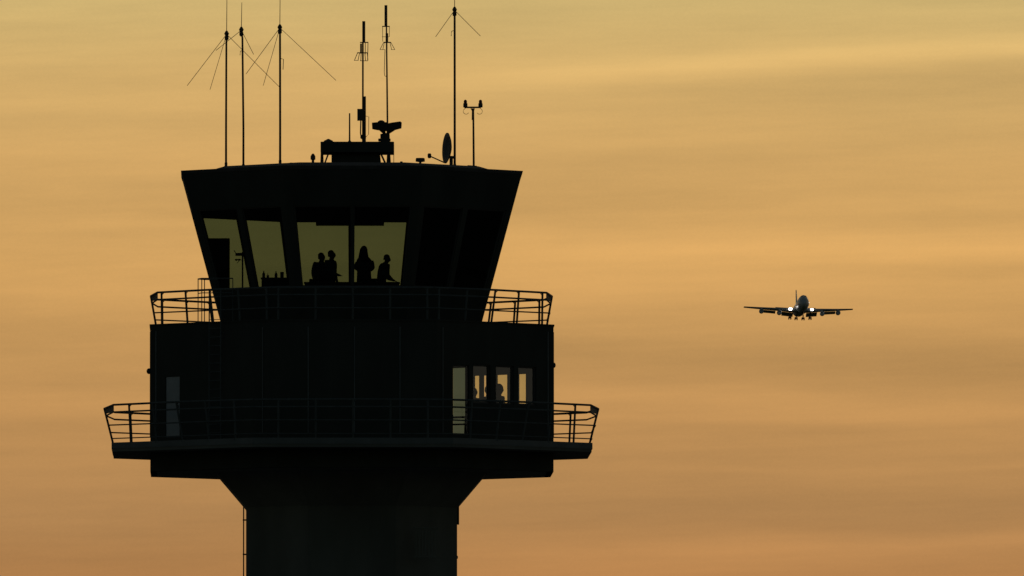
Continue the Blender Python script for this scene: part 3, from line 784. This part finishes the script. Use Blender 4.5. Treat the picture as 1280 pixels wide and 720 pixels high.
# dipole mast B with twin horns at its foot
t = thing("dipole_mast", "tallest platform mast, slim, with a skirt of rods under its fat top tube", "antenna", P2(484.2, 178.8, Yp), GD)
b = MB(); b.tube([P2(484.6, 178.8, Yp), P2(483.0, 32, Yp)], .034, 10, .026); b.build("pole", M['mast'], t)
b = MB(); vbar(b, 482.4, 6.5, 33, 3.8, Yp); b.build("radome_tube", M['mast'], t)
b = MB(); b.tube([P2(477.6, 33, Yp), P2(487.2, 33, Yp)], .02, 6); b.tube([P2(478.2, 33, Yp), P2(478.4, 52, Yp)], .010, 6); b.tube([P2(486.8, 33, Yp), P2(486.6, 46, Yp)], .010, 6); b.tube([P2(477.5, 46, Yp), P2(486.5, 46, Yp)], .010, 6); b.build("top_bracket", M['mast'], t)
b = MB(); vbar(b, 483.6, 41.5, 53, 3.4, Yp); b.build("dipole", M['mast'], t)
b = MB(); b.tube([P2(479.5, 53, Yp), P2(488.8, 53, Yp)], .022, 6)
for a0, a1, dy in ((479.5, 475, -.1), (480.5, 478.5, .3), (484, 484, .4), (487.5, 489.5, .3), (488.5, 493.5, -.1)): b.tube([P2(a0, 53, Yp), P2(a1, 62, Yp + dy)], .010, 6)
b.tube([P2(475, 62, Yp - .1), P2(481, 62, Yp + .3)], .009, 6); b.tube([P2(489, 62, Yp + .3), P2(493.5, 62, Yp - .1)], .009, 6); b.build("radial_skirt", M['mast'], t)
b = MB(); b.tube([P2(481.2, 62, Yp), P2(480.3, 90, Yp), P2(481, 95, Yp), P2(483.2, 95.5, Yp)], .012, 6); b.build("cable", M['mast'], t)
# bow-tie scanner
Yh = Yp - .35
t = thing("radar_scanner", "dark bow-tie shaped radar scanner on a turntable at the platform's right end", "radar", P2(481, 178.8, Yh))
for pts in (((464.8, 153.2), (465.2, 160.8), (471, 162.0), (484.4, 163.6), (484.4, 152.6), (472, 152.6)), ((484.4, 154.2), (484.4, 163.8), (489, 163.2), (501.8, 159.8), (502.2, 153.0), (500.4, 151.6), (489, 153.2))):
    b = MB(); b.prism([P2(x, y, Yh - .2) for x, y in pts], [P2(x, y, Yh - .2) + Vector((0, .38, 0)) for x, y in pts]); b.build("scanner_wing", M['plastic'], t, bevel=.012)
b = MB(); b.lathe([(.06, -.07), (.12, -.03), (.12, .02), (.05, .06)], P2(476.5, 152.5, Yh), n=12); b.build("hinge_cap", M['plastic'], t)
b = MB(); b.tube([P2(475.5, 162, Yh), P2(480, 166.0, Yh)], .05, 8); b.tube([P2(492.5, 161.5, Yh), P2(485.5, 166.0, Yh)], .05, 8); b.tube([P2(480.2, 163, Yh), P2(480.6, 169, Yh)], .045, 8); b.tube([P2(485, 163, Yh), P2(484.4, 169, Yh)], .045, 8); b.build("yoke", M['plastic'], t)
b = MB(); b.box(P2(481.3, 173.2, Yh), (11.8 / S, .4, 11.4 / S)); b.box(P2(480.5, 175.0, Yh), (15.5 / S, .22, 3.4 / S)); b.box(P2(482, 167.4, Yh), (8 / S, .25, 2.2 / S)); b.build("turntable_base", M['plastic'], t, bevel=.02)

# satellite dish
Yd = .3; c = P2(560.6, 185.3, Yd)
t = thing("satellite_dish", "satellite dish turned almost edge-on with its feed arm to the left", "satellite dish", (c.x + .12, Yd, zroof(c.x, Yd)))
b = MB(); n = 28; rows = [(0, .0), (.2, .012), (.4, .05), (.56, .1)]
ROT = Matrix.Rotation(R(14.5), 3, 'Z') @ Matrix.Rotation(R(3), 3, 'Y')
def dish_pt(r, x, a): return c + ROT @ Vector((-x * 1.5 + .06, r * .96 * math.cos(a), r * .96 * math.sin(a)))
vs, fs = [], []
for side in (0, 1):
    for r_, x in rows:
        for k in range(n): vs.append(dish_pt(max(r_, .01), x - side * .02, 2 * math.pi * k / n))
m_ = len(rows)
for side in (0, 1):
    for i in range(m_ - 1):
        for k in range(n):
            q = [side * m_ * n + i * n + k, side * m_ * n + i * n + (k + 1) % n, side * m_ * n + (i + 1) * n + (k + 1) % n, side * m_ * n + (i + 1) * n + k]
            fs.append(tuple(q if side else q[::-1]))
    fs.append(tuple(side * m_ * n + k for k in range(n)))
for k in range(n): fs.append(((m_ - 1) * n + k, (m_ - 1) * n + (k + 1) % n, (2 * m_ - 1) * n + (k + 1) % n, (2 * m_ - 1) * n + k))
b.add(vs, fs); b.build("reflector", M['dish'], t, smooth=True)
b = MB(); b.tube([P2(556, 203.5, Yd - .2), P2(537.5, 195.2, Yd - .2)], .022, 8); b.build("feed_arm", M['mast'], t)
b = MB(); b.lathe([(.04, -.09), (.065, -.05), (.065, .05), (.04, .08)], P2(536.8, 194.6, Yd - .2), n=12); b.build("feed_horn", M['mast'], t)
b = MB(); b.tube([P2(562, 196.5, Yd), P2(569.5, 196.8, Yd)], .05, 8); b.tube([(XX(564, 200, Yd), Yd, zroof(XX(564, 200, Yd), Yd) - .02), P2(564, 196, Yd)], .06, 8); b.build("mount", M['mast'], t)

# obstruction lights on a T pole
Yl = -.4; x = XX(592.2, 170, Yl); zr = zroof(x, Yl)
t = thing("obstruction_light", "T-shaped pole carrying two dark red lamps on the roof's right side", "warning light", (x, Yl, zr - .02))
b = MB(); b.tube([(x, Yl, zr), P2(591.6, 137, Yl)], .038, 8, .032); b.tube([P2(590.2, 150, Yl), P2(590.4, 138, Yl)], .02, 6); b.build("pole", M['mast'], t)
b = MB(); b.box(P2(590.8, 134.2, Yl), (20.5 / S, .07, 2.0 / S)); b.prism([P2(588, 135.5, Yl - .03), P2(593.6, 135.5, Yl - .03), P2(592.6, 139, Yl - .03), P2(590, 139, Yl - .03)], [P2(588, 135.5, Yl + .03), P2(593.6, 135.5, Yl + .03), P2(592.6, 139, Yl + .03), P2(590, 139, Yl + .03)]); b.build("cross_bar", M['mast'], t)
for px in (581.7, 600.6):
    b = MB(); q = P2(px, 133.6, Yl); b.lathe([(.065, -.02), (.075, 0), (.075, .12), (.06, .125)], q, n=14); lo_ = b.build("lamp_base", M['mast'], t)
    b = MB(); b.lathe([(.055, .126), (.058, .2), (.04, .235), (.015, .25)], q, n=14); b.build("lens", M['red'], lo_, smooth=True)
    sg = 1 if px > 590 else -1
    b = MB(); b.tube([P2(591 + sg * 9, 135.2, Yl)] + [P2(591 + sg * (8.4 + 3.6 * math.sin(a * math.pi / 6)), 139.2 - 3.6 * math.cos(a * math.pi / 6), Yl) for a in range(1, 9)], .009, 6); b.build("cable_loop", M['mast'], t)
b = MB(); b.box((x - 2.0 / S, Yl, zr + .035), (12 / S, .3, .11), Matrix.Rotation(R(4), 3, 'Y')); b.build("base_box", M['mast'], t, bevel=.01)
# small roof fittings
def fitting(name, px, py0, pyt, Y, lab, cat, prof):
    x = XX(px, pyt, Y); zb = zroof(x, Y) - .02; h = ZZ(pyt, Y) - zb
    b = MB(); b.lathe([(r_, q * h) for r_, q in prof], (x, Y, zb), n=14); o = b.build(name, M['mast'], None); recenter(o, (x, Y, zb)); tag(o, lab, cat)
fitting("roof_vent", 391.2, 203, 192, -.8, "small knobbed post just left of the platform", "roof vent", [(.11, 0), (.11, .1), (.045, .14), (.045, .5), (.085, .56), (.085, .8), (.03, 1)])
fitting("roof_vent", 525.3, 204, 197.5, -.6, "tiny flat-topped pipe between platform and dish feed", "roof vent", [(.05, 0), (.04, .55), (.16, .62), (.16, .9), (.14, 1)])
t = thing("cable_tray", "low cable tray lying on the roof between the third mast and the platform", "cable tray", P2(372, 203, -1.0))
b = MB(); q = P2(372, 202.0, -1.0); zt_ = zroof(q.x, -1.0)
b.box((q.x, -1, zt_ + .05), (19 / S, .2, .06))
b.build("tray", M['mast'], t)
for d in (-8, 1, 8):
    b = MB(); b.box((q.x + d / S, -1, zt_ + .05), (.09, .24, .14)); b.build("clip", M['mast'], t)
t = thing("roof_box", "flat equipment box on the roof just right of the platform", "roof box", P2(501, 203, -.4))
q = P2(501, 202, -.4); zt_ = zroof(q.x, -.4)
b = MB(); b.box((q.x, -.4, zt_ + .03), (19 / S, .5, .12)); b.build("housing", M['mast'], t, bevel=.01)
b = MB(); b.lathe([(.03, 0), (.03, .06), (.05, .07), (.04, .1)], (q.x + .02, -.4, zt_ + .09), n=10); b.build("gland", M['mast'], t)

# ------------------------------------------------------------------ airliner on approach
DIST = 9390.0
Ya = DIST - 600.0
t = thing("airliner", "four-engined jet airliner approaching head-on with landing lights and gear down", "airplane", P(1000.6, 384.8, Ya))
PIT, YAW, ROLL = R(3.2), R(3.1), R(-1.1)
# local axes: x forward, y to the aircraft's left, z up.  forward points to the camera
base = Matrix(((0, 1, 0), (-1, 0, 0), (0, 0, 1)))           # x -> -Y (toward camera), y -> +X
ROTA = Matrix.Rotation(YAW, 3, 'Z') @ base @ Matrix.Rotation(-PIT, 3, 'Y') @ Matrix.Rotation(ROLL, 3, 'X')
t.rotation_mode = 'QUATERNION'; t.rotation_quaternion = ROTA.to_quaternion()
S0 = 30.0
def pl(s, y, z): return Vector((S0 - s, y, z))
def part(b, name, m, parent=t, **k): return b.build(name, m, parent, loc=True, **k)
secs = [(0, .05, -.5, -.2), (.6, .9, -1.5, .7), (1.6, 1.6, -2.2, 1.9), (3, 2.25, -2.75, 3.0), (5, 2.8, -3.15, 4.1), (7.5, 3.15, -3.35, 4.75), (11, 3.25, -3.4, 4.95), (18, 3.25, -3.4, 4.85),
        (23, 3.25, -3.4, 4.2), (27, 3.25, -3.4, 3.5), (45, 3.25, -3.4, 3.3), (51, 3.05, -2.8, 3.3), (57, 2.3, -1.5, 3.2), (63, 1.35, .1, 3.0), (68.5, .3, 1.6, 2.4)]
b = MB(); n = 32; vs = []
for s, hw, zb, zt_ in secs:
    zc = min(0.0, (zb + zt_) / 2) if zt_ < 3 else 0.2
    zc = (zb + zt_) / 2 if zb > -1 or s < 2 else zc
    for k in range(n):
        a = 2 * math.pi * k / n; sn, cs = math.sin(a), math.cos(a)
        z = zc + (zt_ - zc) * sn if sn > 0 else zc + (zc - zb) * sn
        w_ = hw * cs
        if sn > 0 and zt_ > 3.6: w_ *= 1 - .12 * sn
        vs.append(pl(s, w_, z))
fs = [(i * n + k, i * n + (k + 1) % n, (i + 1) * n + (k + 1) % n, (i + 1) * n + k) for i in range(len(secs) - 1) for k in range(n)] + [tuple(range(n))[::-1], tuple((len(secs) - 1) * n + k for k in range(n))]
b.add(vs, fs); fus = part(b, "fuselage", M['white'], smooth=True)
b = MB()                                                      # cockpit glazing strip
for sg in (-1, 1):
    for y0, y1 in ((.06, .75), (.82, 1.5)):
        b.add([pl(4.35 - .12 + y0 * .25, sg * y0, 3.62), pl(4.35 - .12 + y1 * .42, sg * y1, 3.52), pl(5.2 + y1 * .45, sg * y1 * .95, 4.12), pl(5.1 + y0 * .2, sg * y0, 4.24)], [(0, 1, 2, 3)])
part(b, "cockpit_window", M['plastic'], fus)
WZ = -1.9
def wz(y): return WZ + (abs(y) - 3) * math.tan(R(6.4)) + 0.5 * ((abs(y) - 3) / 26.8) ** 2
def wle(y): return 21.5 + (abs(y) - 3) * math.tan(R(41.5))
def wch(y): 
    y = abs(y); return 14.8 + (9.2 - 14.8) * (y - 3) / 9 if y < 12 else 9.2 + (4.0 - 9.2) * (y - 12) / 17.8
def wth(y): return 2.1 + (.40 - 2.1) * (abs(y) - 3) / 26.8
for sg in (-1, 1):
    b = MB(); rows = []
    prof = [(0, 0), (.04, .32), (.15, .5), (.4, .5), (.75, .22), (1, .02), (.75, -.2), (.4, -.42), (.15, -.42), (.04, -.25)]
    ys = [1.5, 3, 7, 12, 18, 24, 29.3, 29.8]
    for y in ys:
        ch, th = wch(max(y, 3)), wth(max(y, 3)) * (1 if y < 29.5 else .5)
        rows.append([pl(wle(y) + ch * c_, sg * y, wz(y) + th * h_ - c_ * .25) for c_, h_ in prof])
    m_ = len(prof); vs = [p for r_ in rows for p in r_]
    fs = [(i * m_ + k, i * m_ + (k + 1) % m_, (i + 1) * m_ + (k + 1) % m_, (i + 1) * m_ + k) for i in range(len(rows) - 1) for k in range(m_)] + [tuple(range(m_)), tuple((len(rows) - 1) * m_ + k for k in range(m_))]
    b.add(vs, fs); wing = part(b, "wing", M['alu'], smooth=False)
    for y0, y1, cf in ((3.6, 9.6, 4.2), (13.0, 20.0, 3.0)):      # flaps run out and down behind the wing
        fb = MB(); pa, pb_ = [], []
        for y, lst in ((y0, pa), (y1, pb_)):
            s_ = wle(y) + wch(y) * .98; z_ = wz(y) - .25
            lst += [pl(s_ - .5, sg * y, z_ - .15), pl(s_ + cf * .45, sg * y, z_ - cf * .10), pl(s_ + cf * .95, sg * y, z_ - cf * .42), pl(s_ + cf * .9, sg * y, z_ - cf * .46), pl(s_ + cf * .35, sg * y, z_ - cf * .26), pl(s_ - .6, sg * y, z_ - .4)]
        fb.prism(pa, pb_); part(fb, "flap", M['alu'], wing)
    for ye, dz_ in ((11.7, 2.35), (20.9, 2.1)):
        le = wle(ye); zc = wz(ye) - dz_; c0 = pl(le - 3.6, sg * ye, zc)
        eb = MB(); pr = [(1.02, .1), (1.16, .0), (1.26, -.25), (1.34, -1.2), (1.28, -2.6), (.95, -3.6), (.72, -4.4), (.62, -5.6), (.3, -6.2), (.02, -6.3)]
        inner = [(.02, .25), (.28, -.35), (.3, -.6), (1.0, -.62), (1.02, .1)]
        eb.lathe(inner[::1] + pr[1:], c0, 'x', 24)
        en = part(eb, "engine", M['white'], smooth=False)
        pb2 = MB(); a_ = [pl(le - 2.6, sg * ye - .18, zc + 1.15), pl(le + 3.2, sg * ye - .18, zc + .8), pl(le + 3.4, sg * ye - .18, wz(ye) - .1), pl(le - .2, sg * ye - .18, wz(ye) + .1)]
        pb2.prism(a_, [p + Vector((0, .36, 0)) for p in a_]); part(pb2, "pylon", M['alu'], en)
    lb = MB(); q = pl(wle(5.85) - .35, sg * 5.85, wz(5.85) + .15)
    lb.lathe([(.02, .30), (.5, .24), (.86, .08), (.95, -.25), (.8, -.4)], Vector(), 'x', 20)  # lens oversized: the glare round the lamp is put into its shape
    ls = .86 if sg > 0 else 1.04
    lb.v = [tuple(Vector((v[0], v[1] * 1.12 * ls, v[2] * .76 * ls)) + q) for v in lb.v]
    part(lb, "landing_light", M['lamp'], smooth=True)
    # tailplane
    hb = MB(); tp = lambda y: (60.5 + (y - 1) * .75, 6.8 - (y - 1) * .44, 2.6 + y * .12)
    for_ = []
    for y in (.8, 11):
        s_, ch, z_ = tp(y); th = .55 if y < 2 else .2
        for_.append([pl(s_ + ch * c_, sg * y, z_ + th * h_) for c_, h_ in ((0, 0), (.2, .5), (.6, .4), (1, 0), (.6, -.4), (.2, -.5))])
    hb.prism(*for_); part(hb, "tailplane", M['alu'])
# fin
b = MB(); fr = []
for z, s_, ch, th in ((2.6, 55.0, 12.5, .55), (13.4, 65.2, 4.6, .24)):
    fr.append([pl(s_ + ch * c_, th * h_, z) for c_, h_ in ((0, 0), (.2, .9), (.6, .7), (1, .05), (.6, -.7), (.2, -.9))])
b.prism(*fr); part(b, "tail_fin", M['white'])
# landing gear
def gear(s, y, top, bot, four=True, wr=.78):
    b = MB(); b.tube([pl(s, y, top), pl(s, y, bot + wr)], .30, 10); b.tube([pl(s - .8, y, top), pl(s, y, bot + wr + .6)], .1, 8)
    if four: b.tube([pl(s - .8, y, bot + wr), pl(s + .8, y, bot + wr)], .15, 8)
    go = part(b, "landing_gear", M['gear'])
    for ds in ((-.75, .75) if four else (0,)):
        for dy in (-.55, .55):
            w = MB(); w.lathe([(.25, -.22), (wr * .9, -.24), (wr, -.12), (wr, .12), (wr * .9, .24), (.25, .22)], pl(s + ds, y + dy, bot + wr), 'y', 16); part(w, "wheel", M['tyre'], go)
for y in (5.5, -5.5): gear(33.0, y, -2.0, -6.2)
for y in (1.9, -1.9): gear(36.0, y, -3.0, -6.2)
gear(8.0, 0, -3.0, -5.4, False, .55)
for s_, y, z in ((10.5, -3.25, -1.5), (10.5, 3.2, .9)):
    b = MB(); b.lathe([(.03, .4), (.3, .33), (.4, 0), (.25, -.3)], pl(s_ - .3, y, z), 'x', 12); part(b, "taxi_light", M['lamp_small'])
